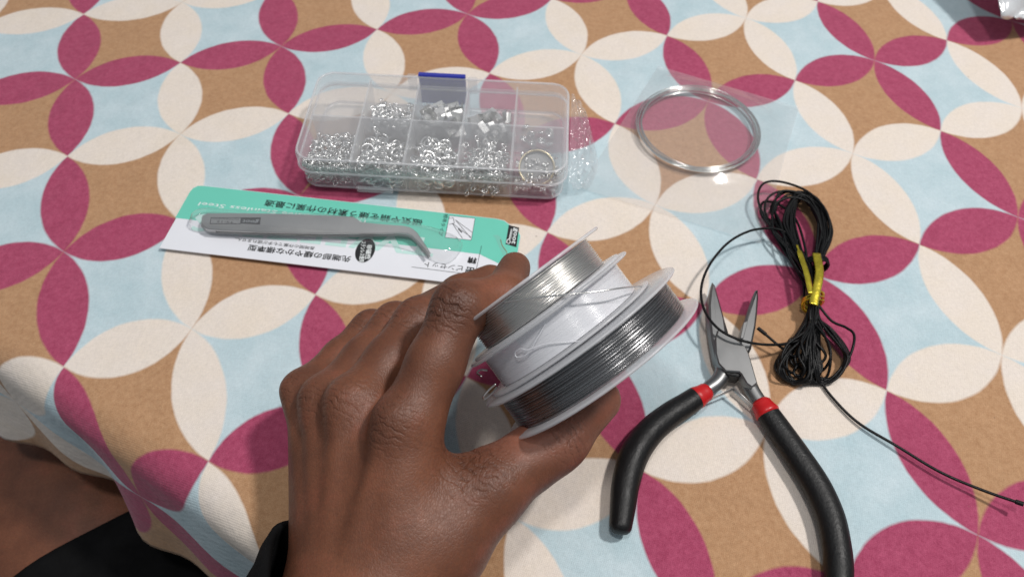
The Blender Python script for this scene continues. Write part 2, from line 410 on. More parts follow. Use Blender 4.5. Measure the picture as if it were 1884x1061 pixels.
    # little drawing of tweezers
    poly([(827, 397), (874, 402), (867, 442), (819, 437)], CARDW, z2, 'picture_ground')
    for a, bb, w in (((827, 397), (874, 402), .2), ((874, 402), (867, 442), .2), ((867, 442), (819, 437), .2), ((819, 437), (827, 397), .2), ((838, 405), (869, 428), .25), ((838, 405), (866, 438), .25), ((832, 411), (851, 439), .25), ((832, 411), (866, 436), .25), ((843, 421), (850, 428), .6), ((825, 402), (834, 401), .25), ((834, 401), (836, 411), .25), ((826, 413), (836, 411), .25)):
        line(a, bb, w, INKB, z2 + .05, 'picture_line')
    # black maker's mark
    poly([(936, 414), (955, 419), (950, 455), (930, 449)], INKB, z2, 'mark_ground')
    lettering('mark_lettering', 'goot', cpx(949, 420), cpx(943, 448), 2.4, z2 + .06, INKW, root, slant=.2, bold=.12)
    lettering('mark_lettering', 'JAPAN', cpx(942, 424), cpx(939, 440), .9, z2 + .06, INKW, root)
    q = np.array([cpx(*p) for p in ((941, 422), (937, 440), (933, 442), (932, 447), (936, 449), (939, 446), (937, 441))])
    obj('mark_emblem', *tube(np.column_stack([q, np.full(7, z2 + .1)]), .28, 6), INKW, root)
    # clear blister: low dome with rounded ends following the tweezers
    mid = spline(np.array([[*cpx(x, y), 0] for x, y in ((352, 408), (420, 413), (560, 420), (660, 428), (740, 434), (800, 452), (842, 470))]), 8)
    wid = np.interp(np.linspace(0, 1, len(mid)), [0, .03, .1, .55, .75, .9, .97, 1], [1.5, 5.2, 7.0, 7.2, 7.6, 8.6, 7.0, 2.0])
    Vb, rows = [], 13
    for i, p in enumerate(mid):
        tdir = nrm(mid[min(i + 1, len(mid) - 1)] - mid[max(i - 1, 0)]); nn = np.array([-tdir[1], tdir[0], 0])
        e = math.sqrt(max(0, 1 - (2 * i / (len(mid) - 1) - 1) ** 16))
        for k in range(rows):
            a = -1 + 2 * k / (rows - 1); hgt = (1 - abs(a) ** 5) * 6.6 * e * (1 + .04 * math.sin(i * .9 + k))
            Vb.append(p + nn * wid[i] * a + np.array([0, 0, CZ + .15 + hgt]))
    Fb = [[i * rows + k, (i + 1) * rows + k, (i + 1) * rows + k + 1, i * rows + k + 1] for i in range(len(mid) - 1) for k in range(rows - 1)]
    obj('blister', Vb, Fb, BLISTER, root)
    # sealing flange of the blister, a thin clear rim on the card
    rim = []
    for sgn in (1, -1):
        rr = []
        for i, p in enumerate(mid):
            tdir = nrm(mid[min(i + 1, len(mid) - 1)] - mid[max(i - 1, 0)]); nn = np.array([-tdir[1], tdir[0], 0])
            rr.append(p + nn * sgn * wid[i] * 1.02 + np.array([0, 0, CZ + .3]))
        rim += rr if sgn == 1 else rr[::-1]
    obj('blister_rim', *tube(np.array(rim), .28, 6, closed=True), BLISTER, root)
build_card()

def build_tweezers():
    up = [(371, 400), (375, 395), (382, 392), (440, 392), (518, 393), (600, 396), (646, 398), (656, 402), (663, 408), (700, 412), (741, 415), (752, 417), (760, 421), (768, 428), (776, 440), (784, 452), (792, 465)]
    lo = [(788, 468), (780, 458), (768, 444), (758, 434), (750, 430), (733, 428), (700, 429), (659, 430), (570, 429), (480, 427), (410, 424), (384, 422), (375, 418), (370, 411)]
    root = thing('tweezers', at(560, 412, CZ), 'grey steel tweezers with a curved fine tip, lying under the clear blister', 'tweezers')
    top = np.array([at(x, y, 7.2)[:2] for x, y in up + lo])
    t = obj('arm', *plate(top, 6.2, 7.4, .3), STEEL, root, angle=35)
    low = np.array([at(x, y + 5, 3.2)[:2] for x, y in up + lo])
    obj('arm', *plate(low, 2.4, 3.6, .3), STEEL, root, angle=35)
    # the two arms are welded together at the blunt end
    w = np.array([at(x, y, 5)[:2] for x, y in ((374, 401), (396, 397), (396, 424), (378, 422))])
    obj('weld', *plate(w, 2.6, 7.0, .3), STEEL, root, angle=35)
    # etched plate
    def quad(p, z, m, n):
        Q = np.array([at(x, y, z) for x, y in p]); obj(n, Q, [[0, 1, 2, 3]], m, t, smooth=False)
    ETCH = solid('etched_mark', (.035, .035, .038, 1), .55); 
    quad(((443, 400), (480, 400), (478, 413), (442, 411)), 7.45, ETCH, 'etched_panel')
    lettering('etched_lettering', 'goot', at(476, 407, 7.5), at(447, 405.5, 7.5), 2.3, 7.5, SILVER, t, slant=.2, bold=.1)
    for a, b in (((388, 400), (443, 400)), ((386, 411), (442, 411)), ((388, 400), (386, 411))):
        quad(((a[0], a[1]), (b[0], b[1]), (b[0] + .9, b[1] + 1), (a[0] + .9, a[1] + 1)), 7.45, ETCH, 'etched_frame')
    lettering('etched_lettering', 'TS-15', at(430, 409, 7.5), at(399, 407.5, 7.5), 1.1, 7.46, ETCH, t)
    lettering('etched_lettering', 'ANTIMAGNETIC', at(440, 403.5, 7.5), at(390, 402.5, 7.5), .7, 7.46, ETCH, t)
build_tweezers()

# ------------------------------------------------------------------ organiser box with findings
BC = np.array([-39.5, 86.5]); BA = math.radians(-2.3); BHX, BHY, BH = 66.0, 32.5, 22.0
bu = np.array([math.cos(BA), math.sin(BA)]); bv = np.array([-bu[1], bu[0]])
def bw(x, y, z): return np.column_stack([BC + np.outer(np.atleast_1d(x), bu) + np.outer(np.atleast_1d(y), bv), np.broadcast_to(z, np.atleast_1d(x).shape)])
def bl(P2, z): return bw(P2[:, 0], P2[:, 1], np.full(len(P2), float(z)))
XS = np.linspace(-BHX + 1.6, BHX - 1.6, 6); YS = (-BHY + 1.6, 1.0, BHY - 1.6)
def build_box():
    root = thing('organiser_box', [*BC, 0], 'clear plastic ten-compartment box of jewellery findings with a blue latch', 'box')
    o = lambda d, r, z: bl(rrect(BHX - d, BHY - d, r), z)
    z0 = .3
    obj('tray', *loops([o(3.5, 6, z0), o(2.4, 7, z0 + .5), o(1.6, 8, z0 + 2.5), o(1.0, 8, 16.5), o(2.1, 7, 16.5), o(2.6, 7, z0 + 2.6), o(4, 6, z0 + 1.6)]), CLEARBOX, root, angle=40)
    obj('tray_foot', *tube(o(1.8, 8, 2.6), .7, 6, closed=True), MILKY, root)
    obj('lid', *loops([o(.9, 8, 13.4), o(0, 9, 13.4), o(0, 9, 20.6), o(.5, 9, 21.5), o(1.4, 8, 22.0)], cap0=False), CLEARBOX, root, angle=40)
    obj('lid_rim', *tube(o(.9, 8.4, 21.7), .55, 8, closed=True), MILKY, root)
    obj('lid_lip', *tube(o(.1, 9, 13.4), .6, 6, closed=True), MILKY, root)
    for x in XS[1:-1]:
        P = np.array([(x - .55, -BHY + 2.4), (x + .55, -BHY + 2.4), (x + .4, BHY - 2.4), (x - .4, BHY - 2.4)])
        obj('divider', *loops([bl(P, 2.2), bl(P, 19.6)]), MILKY, root, smooth=False)
    P = np.array([(-BHX + 2.5, .4), (BHX - 2.5, .4), (BHX - 2.5, 1.5), (-BHX + 2.5, 1.5)])
    obj('divider', *loops([bl(P, 2.2), bl(P, 19.8)]), MILKY, root, smooth=False)
    # blue latch clipped over the back wall
    lx = -1.2
    L = []
    for (y, z) in ((BHY + 2.2, 3.2), (BHY + 2.3, 22.3), (BHY - .8, 23.2), (BHY - 1.2, 22.4), (BHY + .5, 21.7), (BHY + .5, 3.2)):
        L.append((y, z))
    A = np.concatenate([bw([lx - 12.3], [y], z) for y, z in L]); B = np.concatenate([bw([lx + 12.3], [y], z) for y, z in L])
    n = len(L); V = np.concatenate([A, B]); F = [[i, (i + 1) % n, n + (i + 1) % n, n + i] for i in range(n)] + [list(range(n))[::-1], [n + i for i in range(n)]]
    tag(obj('latch', V, F, BLUE, root, smooth=False), 'blue plastic latch')
    for s in (-1, 1):
        P = rrect(2.4, 1.4, .9, 3) + np.array([lx + s * 16.0, BHY + .9]); obj('hinge', *loops([bl(P, 12), bl(P, 21)]), CLEARBOX, root, angle=40)
    P = rrect(9, 1.0, .8, 3) + np.array([-28, -BHY - .4]); obj('front_catch', *loops([bl(P, 3.0), bl(P, 5.2)]), CLEARBOX, root, angle=40)
build_box()

def proto(V, F, name, mat):
    V = np.asarray(V, float); me = bpy.data.meshes.new(name); me.from_pydata((V * .001).tolist(), [], [list(map(int, f)) for f in F]); me.update()
    bm = bmesh.new(); bm.from_mesh(me); bmesh.ops.recalc_face_normals(bm, faces=bm.faces); bm.to_mesh(me); bm.free()
    for p in me.polygons: p.use_smooth = True
    me.materials.append(mat); return me
def ringV(R, r, n=18, m=6, gap=0.0, sx=1.0):
    a = np.linspace(gap, 2 * math.pi - gap, n, endpoint=gap > 0)
    P = np.stack([R * np.cos(a) * sx, R * np.sin(a), 0 * a], 1)
    return tube(P, r, m, closed=gap == 0, up=(0, 0, 1.0))
def cell(c, r): return XS[c] + 1.3, XS[c + 1] - 1.3, YS[r] + 1.4, YS[r + 1] - 1.4
def heap(me, c, r, n, name, label, cat, group, prof, tilt=.6, m=2.6, zbase=2.4):
    x0, x1, y0, y1 = cell(c, r)
    for i in range(n):
        fx, fy = random.random(), random.random() ** 1.7
        top = prof(fx, fy)
        if top <= .2: fy *= .35; top = prof(fx, fy)
        z = zbase + m * .35 + random.random() * max(top, .3)
        x = x0 + m * .7 + fx * (x1 - x0 - 1.4 * m); y = y0 + m * .45 + fy * (y1 - y0 - 1.2 * m)
        o = bpy.data.objects.new(name, me); COL.objects.link(o)
        o.location = Vector(bw([x], [y], z)[0] * .001)
        o.rotation_euler = (random.gauss(0, tilt), random.gauss(0, tilt), random.uniform(0, 6.28))
        tag(o, label, cat, group)
front = lambda h, e: (lambda fx, fy: h * max(0, 1 - fy * e) * (.85 + .3 * math.sin(fx * 5)))
small = proto(*ringV(1.75, .42, 12, 5, .12), 'small_jump_ring', SILVER)
heap(small, 0, 0, 290, 'small_jump_ring', 'tiny silver jump ring in the corner compartment heaped full', 'jump ring', 'tiny jump rings', lambda fx, fy: 14 * max(0, 1 - .5 * fy), .9, 1.5)
med = proto(*ringV(3.0, .55, 18, 5, .08), 'oval_jump_ring', SILVER)
heap(med, 1, 0, 170, 'jump_ring', 'medium silver jump ring in the compartment beside the tiny rings', 'jump ring', 'medium jump rings', front(14, .6), .85, 3.0)
big = proto(*join(ringV(3.1, .7, 20, 6), ringV(1.4, .55, 12, 5)), 'bail_ring', SILVER)
heap(big, 2, 0, 125, 'closed_ring', 'thick silver ring in the middle front compartment', 'ring', 'thick rings', front(14, .6), .9, 3.1)
pinV = join(tube([(-7, 0, 0), (5.4, 0, 0)], .33, 5), (ringV(1.25, .33, 10, 5)[0] + np.array([6.4, 0, 0]), ringV(1.25, .33, 10, 5)[1]))
pin = proto(*pinV, 'eye_screw', SILVER)
heap(pin, 3, 0, 190, 'eye_pin', 'thin silver eye pin in the front compartment next to the round tin', 'pin', 'eye pins', front(13, .6), .5, 6.0)
nib = proto(*join(tube([(-2.2, 0, 0), (2.2, 0, 0)], [.35, .6], 6), ringV(.9, .3, 9, 5)), 'bead_tip', SILVER)
heap(nib, 4, 0, 110, 'bead_tip', 'small silver bead tip in the end compartment around the round tin', 'bead tip', 'bead tips', front(6, .6), .7, 2.0)
# lobster clasps: hooked teardrop with a tail ring
ta = np.linspace(.5, 5.6, 16); tear = np.stack([3.2 * np.cos(ta) * (1 + .25 * np.cos(ta)), 2.1 * np.sin(ta), 0 * ta], 1)
claspV = join(tube(tear, np.linspace(.55, .85, 16), 6, up=(0, 0, 1.0)), (ringV(1.1, .38, 10, 5)[0] + np.array([-4.6, 0, 0]), ringV(1.1, .38, 10, 5)[1]), tube([(2.9, 1.2, 0), (-.6, 1.9, 0)], .5, 5))
clasp = proto(*claspV, 'lobster_clasp', SILVER)
heap(clasp, 1, 1, 85, 'lobster_clasp', 'silver lobster clasp in the rear compartment beside the empty one', 'clasp', 'lobster clasps', lambda fx, fy: 13 * max(0, 1 - .85 * fy), .7, 3.8)
# folded ribbon ends
def crimpV(w, d):
    P = [(-w, -d, 1.4), (-w, d * .8, 1.9), (-w, d, 0), (-w, d * .8, -1.9), (-w, -d, -1.4)]
    A = np.array(P); B = A * np.array([-1, 1, 1]); off = np.array([0, 0, .25])
    V = np.concatenate([A, B, A + off, B + off]); F = []
    for b in (0, 10): F += [[b + i, b + i + 1, b + 5 + i + 1, b + 5 + i] for i in range(4)]
    return V, F
crimp = proto(*crimpV(4.2, 3.0), 'ribbon_end', SATIN)
for p in crimp.polygons: p.use_smooth = False
heap(crimp, 2, 1, 48, 'ribbon_end', 'folded silver ribbon end in the compartment in front of the blue latch', 'ribbon end', 'ribbon ends', lambda fx, fy: 14 * max(0, 1 - .7 * fy), .7, 4.0)
crimp2 = proto(*crimpV(3.0, 1.8), 'cord_end', SATIN)
for p in crimp2.polygons: p.use_smooth = False
heap(crimp2, 3, 1, 34, 'cord_end', 'small folded silver cord end in the rear compartment right of the latch', 'cord end', 'cord ends', lambda fx, fy: 11 * max(0, 1 - 1.0 * fy) * (1.2 - .6 * fx), .6, 3.0)
bead = proto(*join(ringV(1.9, .55, 14, 6), ringV(.9, .5, 10, 5)), 'spring_ring', SILVER)
heap(bead, 4, 1, 12, 'spring_ring', 'silver spring ring in the nearly empty rear corner compartment', 'clasp', 'spring rings', lambda fx, fy: 3 * max(0, 1 - 1.4 * fy), .8, 2.4)
# round shallow tin with brassy rim, leaning in the end compartment
def build_tin():
    x0, x1, y0, y1 = cell(4, 0); c = bw([(x0 + x1) / 2 - .5], [y0 + 10.6], 11.0)[0]
    ax = nrm(np.array([.03, -.55, .83]))
    root = thing('round_case', c, 'small round clear-faced disc with a brassy rim leaning in the end compartment', 'disc')
    obj('rim', *lathe(c, ax, [(8.3, -1.3), (9.0, -1.3), (9.1, 0), (9.0, 1.3), (8.3, 1.3), (8.2, 0)], 48, True), solid('pale_brass', (.72, .62, .42, 1), .3, 1.0), root)
    V, F = lathe(c, ax, [(.01, -.9), (8.3, -.9)], 48); obj('base', V, F, STEELD, root)
    V, F = lathe(c, ax, [(.01, 1.0), (8.3, .9)], 48); obj('face', V, F, BLISTER, root)
    uu, vv, ww = frame(ax)
    for k in range(34):
        q = c + uu * random.uniform(-5.6, 5.6) + vv * random.uniform(-5.4, 4.5); d = nrm(uu * random.gauss(0, 1) + vv * random.gauss(0, 1))
        obj('crimp_bead', *tube([q - d * .8, q + d * .8], .55, 7), SILVER, root)
build_tin()

# ------------------------------------------------------------------ coil of silver wire in a flat clear bag
def build_coil():
    c = (at(1171, 233, 2.5) + at(1396, 236, 2.5)) / 2; c[2] = 0; R = np.linalg.norm(at(1171, 233, 2.5) - at(1396, 236, 2.5)) / 2 - .3
    P = []; turns = 9; per = 96; offs = [(RNG.uniform(-3.2, 1.0), RNG.uniform(.9, 4.4)) for _ in range(turns + 2)]
    ex = [(RNG.uniform(-.8, .8), RNG.uniform(-.8, .8)) for _ in range(turns + 2)]
    for i in range(turns * per):
        t = i / per; k = int(t); f = t - k; f = f * f * (3 - 2 * f)
        dr = offs[k][0] * (1 - f) + offs[k + 1][0] * f; z = offs[k][1] * (1 - f) + offs[k + 1][1] * f
        cx = ex[k][0] * (1 - f) + ex[k + 1][0] * f; cy = ex[k][1] * (1 - f) + ex[k + 1][1] * f
        a = 2 * math.pi * t + 1.0
        P.append((c[0] + cx + (R + dr) * math.cos(a), c[1] + cy + (R + dr) * math.sin(a), z + .25 * math.sin(3 * a + k)))
    tag(obj('wire_coil', *tube(np.array(P), .31, 6), solid('bright_wire', (.80, .80, .78, 1), .18, 1.0)), 'round coil of bare silver craft wire lying inside the flat clear bag', 'wire coil')
build_coil()
def film(name, corners, z0, amp, label, cat, n=26, mat=FILM, seed=0, dome=None):
    C4 = [at(x, y, z0) for x, y in corners]; V = []; r = np.random.default_rng(seed); ph = r.uniform(0, 6, 6)
    for layer in range(2):
        for i in range(n):
            for j in range(n):
                a, b = i / (n - 1), j / (n - 1)
                p = (C4[0] * (1 - a) + C4[1] * a) * (1 - b) + (C4[3] * (1 - a) + C4[2] * a) * b
                e = min(1, 8 * min(a, 1 - a, b, 1 - b))
                w = amp * e * (.5 + .5 * math.sin(9 * a + 4 * b + ph[0]) * math.sin(5 * b - 3 * a + ph[1]) + .3 * math.sin(17 * a - 11 * b + ph[2]))
                if dome is not None: w += dome(p[0], p[1]) * e
                V.append((p[0], p[1], z0 + (.25 + max(0, w) if layer else 0)))
    F = []
    for l in range(2):
        for i in range(n - 1):
            for j in range(n - 1):
                q = [l * n * n + i * n + j, l * n * n + (i + 1) * n + j, l * n * n + (i + 1) * n + j + 1, l * n * n + i * n + j + 1]
                F.append(q)
    return tag(obj(name, V, F, mat), label, cat)
cc = (at(1171, 233) + at(1396, 236)) / 2
film('plastic_bag', ((1211, 122), (1470, 198), (1400, 448), (1066, 346)), .5, .5, 'flat clear plastic bag around the coil of silver wire', 'plastic bag', seed=3,
     dome=lambda x, y: 4.6 * math.exp(-max(0, math.hypot(x - cc[0], y - cc[1]) - 35) ** 2 / 60))
# crumpled wrapper pushed up against the end wall of the box
def build_wrapper():
    px = [[(1052, 172), (1060, 180), (1068, 190), (1078, 203)], [(1050, 200), (1066, 210), (1080, 222), (1088, 238)], [(1049, 235), (1068, 244), (1084, 252), (1093, 262)],
          [(1048, 270), (1066, 278), (1082, 288), (1100, 296)], [(1047, 305), (1060, 318), (1078, 322), (1098, 318)], [(1046, 335), (1056, 345), (1070, 348), (1085, 345)]]
    zz = [14, 11, 7, .6]; G = []
    for i, row in enumerate(px): G.append(spline(np.array([at(x, y, zz[j] * (1 - .5 * (i / 5) ** 2) + .3) for j, (x, y) in enumerate(row)]), 8))
    G = np.array(G); H = np.array([spline(G[:, j], 7) for j in range(G.shape[1])])
    n, m = H.shape[:2]; r = np.random.default_rng(5)
    for i in range(n):
        for j in range(m):
            e = math.sin(math.pi * i / (n - 1)); H[i, j, 2] += e * (1.3 * math.sin(j * .9 + i * .5) + 1.0 * math.sin(j * .37 - i * 1.1) + r.uniform(-.5, .5)); H[i, j, 2] = max(H[i, j, 2], .4)
    F = [[i * m + j, (i + 1) * m + j, (i + 1) * m + j + 1, i * m + j + 1] for i in range(n - 1) for j in range(m - 1)]
    tag(obj('plastic_wrapper', H.reshape(-1, 3), F, clear('crinkled_film', haze=.16, rough=.12, gain=2.2, bump=.8, bscale=260)), 'crumpled clear wrapper bunched against the end wall of the box', 'wrapper')
build_wrapper()

# ------------------------------------------------------------------ hank of black cord
def build_cord():
    root = thing('cord_hank', at(1495, 545, 0), 'tied hank of waxed black cord with loose loops and one long tail', 'cord')
    r = np.random.default_rng(4); R = .6
    def strand(name, pts, rad=R, n=10, closed=False):
        P = spline(np.array([at(x, y, z) for x, y, z in pts]), n, closed)
        return obj(name, *tube(P, rad, 7, closed=closed), CORD, root)
    for k in range(24):                                # tight upper loops
        j = lambda a: r.uniform(-a, a); w = r.uniform(.55, 1.08); h = r.uniform(.82, 1.04); z = 1.2 + 6.5 * r.random()
        strand('loop', [(1493 + j(7), 548, 5 + j(3)), (1487 + j(7), 492, z + 1), (1482 - 22 * w + j(3), 450 + j(6), z), (1478 - 32 * w + j(3), 400 + j(6), z), (1476 - 10 * w + j(5), 392 - 34 * h + j(4), z + .5),
                         (1483 + 22 * w + j(5), 396 - 24 * h + j(5), z), (1488 + 38 * w + j(3), 425 + j(6), z), (1500 + 14 * w, 468 + j(6), z), (1502 + j(6), 496, z + 1), (1500 + j(6), 548, 5 + j(3))])
    strand('loop', [(1499, 520, 4), (1470, 470, 5), (1425, 425, 6), (1400, 385, 7), (1395, 355, 8), (1408, 336, 8), (1440, 335, 8), (1485, 352, 9), (1518, 385, 9), (1527, 425, 8), (1515, 465, 6), (1503, 520, 5)])
    strand('loop', [(1490, 510, 4), (1450, 455, 3), (1420, 415, 4), (1407, 385, 5), (1415, 362, 6), (1440, 352, 7), (1478, 362, 8), (1505, 400, 8), (1512, 450, 6), (1500, 510, 5)])
    strand('loop', [(1485, 530, 3), (1455, 480, 1.5), (1430, 440, 1.2), (1410, 405, 1.5), (1400, 392, 1.6), (1404, 372, 3), (1430, 375, 4), (1462, 400, 5), (1480, 450, 6), (1490, 520, 5)])
    strand('loop', [(1480, 555, 3), (1475, 505, 1.2), (1448, 462, 1.0), (1422, 420, 1.0), (1402, 398, 1.0), (1420, 408, 1.6), (1455, 450, 3), (1482, 505, 5)])
    for k in range(9):                                 # lower loops falling to the left
        j = lambda a: r.uniform(-a, a); q = k / 8; z = 1 + 5 * r.random()
        strand('loop', [(1494 + j(6), 548, 5), (1491 + j(5), 575, 5), (1478 - 12 * q + j(3), 612 + j(3), z), (1455 - 18 * q + j(5), 645 + 6 * q + j(4), z), (1444 - 16 * q + j(4), 676 + j(6), z * .6 + .6),
                         (1462 - 8 * q + j(7), 703 + j(5), .9), (1487 + j(6), 700 - 8 * q + j(6), z), (1493 + j(6), 655, z + 1), (1497 + j(5), 600, 5), (1498 + j(5), 548, 5)])
    for k in range(10):                                # lower loops falling to the right
        j = lambda a: r.uniform(-a, a); q = k / 9; z = 1 + 5.5 * r.random()
        strand('loop', [(1500 + j(5), 548, 5), (1503 + j(4), 580, 5), (1520 + 6 * q + j(3), 606 + j(4), z), (1544 + 8 * q + j(4), 636 + j(4), z), (1556 + 6 * q + j(3), 660 + j(6), z), (1540 + j(5), 690 + j(6), z * .5 + .8),
                         (1512 + j(6), 702 + j(4), .9), (1500 + j(5), 676 + j(5), z), (1496 + j(4), 620, z + 1), (1496 + j(5), 548, 5)])
    for k in range(7):
        j = lambda a: r.uniform(-a, a)
        strand('loop', [(1497 + j(8), 520, 6), (1497 + j(8), 575, 6 + j(1.5)), (1495 + j(10), 625, 5 + j(2)), (1493 + j(11), 670, 4 + j(2)), (1496 + j(12), 706, 1), (1502 + j(8), 675, 3), (1499 + j(8), 600, 4.5), (1500 + j(6), 530, 4.5)])
    for k in range(8):                                 # stray loops that fan out of the lower end
        j = lambda a: r.uniform(-a, a); z = 2 + 6 * r.random(); x = 1455 + 70 * r.random(); y = 655 + j(22)
        strand('loop', [(1497 + j(6), 560, 6), (1488 + j(14), 605 + j(8), z), (x - 22 + j(8), y - 12, z), (x - 26 + j(8), y + 22, z * .6 + .6), (x + j(8), y + 40 + j(6), 1), (x + 22 + j(6), y + 14, z), (x + 8 + j(8), y - 20, z + 1), (1497 + j(8), 590, 6.5)])
    for k in range(5):                                 # and out of the upper end
        j = lambda a: r.uniform(-a, a); z = 3 + 6 * r.random()
        strand('loop', [(1492 + j(6), 520, 6), (1465 + j(10), 470 + j(8), z), (1432 + j(14), 420 + j(10), z), (1422 + j(12), 385 + j(10), z), (1448 + j(10), 358 + j(8), z + 1), (1490 + j(10), 368 + j(8), z + 1), (1512 + j(8), 410 + j(8), z), (1502 + j(6), 470, z), (1499 + j(5), 520, 6)])
    strand('loop', [(1505, 560, 5), (1530, 590, 4), (1556, 602, 5), (1571, 615, 6), (1569, 640, 6), (1558, 665, 4), (1540, 690, 2), (1515, 700, 1.2)])
    strand('loose_arc', [(1470, 445, 5), (1440, 425, 7), (1412, 420, 9), (1376, 426, 11), (1338, 448, 12), (1305, 488, 12), (1290, 530, 12), (1296, 570, 12), (1320, 603, 12.5), (1356, 623, 12.5), (1400, 633, 10), (1445, 632, 7), (1480, 618, 6), (1494, 580, 6)])
    strand('cord_end', [(1395, 604, 7), (1412, 618, 6.6), (1436, 638, 5), (1462, 655, 4), (1490, 640, 5), (1496, 600, 6)], .6)
    strand('cord_tip', [(1394, 603, 7.1), (1409, 615, 6.8)], .85)
    strand('tail', [(1498, 660, 3), (1510, 700, 1), (1535, 735, .9), (1580, 778, 1.2), (1650, 820, 2), (1730, 868, 2.5), (1810, 902, 4), (1880, 926, 6.5)])
    strand('cord_tip', [(1868, 922, 6.0), (1883, 927, 6.7)], .95)
    # gold foil twist tie wound round the waist
    GOLD = solid('gold_foil', (.72, .58, .06, 1), .26, .9, .25, 260, .6, 500)
    tie = obj('twist_tie', *tube(spline(np.array([at(*p) for p in ((1502, 466, 11), (1508, 500, 11.8), (1502, 535, 11.4), (1497, 560, 10.8))]), 8), 1.9, 8, flat=.2, up=RT), GOLD, root)
    tag(tie, 'gold foil twist tie')
    obj('tie_end', *tube(spline(np.array([at(*p) for p in ((1466, 450, 8.5), (1477, 480, 10), (1485, 505, 11), (1492, 540, 11.2))]), 8), [.5] * 4 + [1.3] * 21, 8, flat=.25, up=RT), GOLD, tie)
    for k, (y, zc) in enumerate(((549, 5.2), (555, 5.0), (560, 5.2))):
        c0 = at(1496, y, zc); P = [c0 + RT * 4.2 * math.cos(a) + np.array([0, 0, 1.0]) * 5.0 * math.sin(a) + np.array([0, .8 * math.sin(2 * a + k), 0]) for a in np.linspace(0, 6.283, 24, endpoint=False)]
        obj('tie_wrap', *tube(np.array(P), .8, 6, closed=True, flat=.5), GOLD, tie)
    c0 = at(1500, 488, 5); P = [c0 + RT * 5.6 * math.cos(a) + np.array([0, 0, 1.0]) * 5.4 * math.sin(a) for a in np.linspace(0, 6.283, 24, endpoint=False)]
    for k in range(3): obj('cord_wrap', *tube(np.array(P) + np.array([0, 1.1 * k - 1, .2]), R, 6, closed=True), CORD, root)
build_cord()

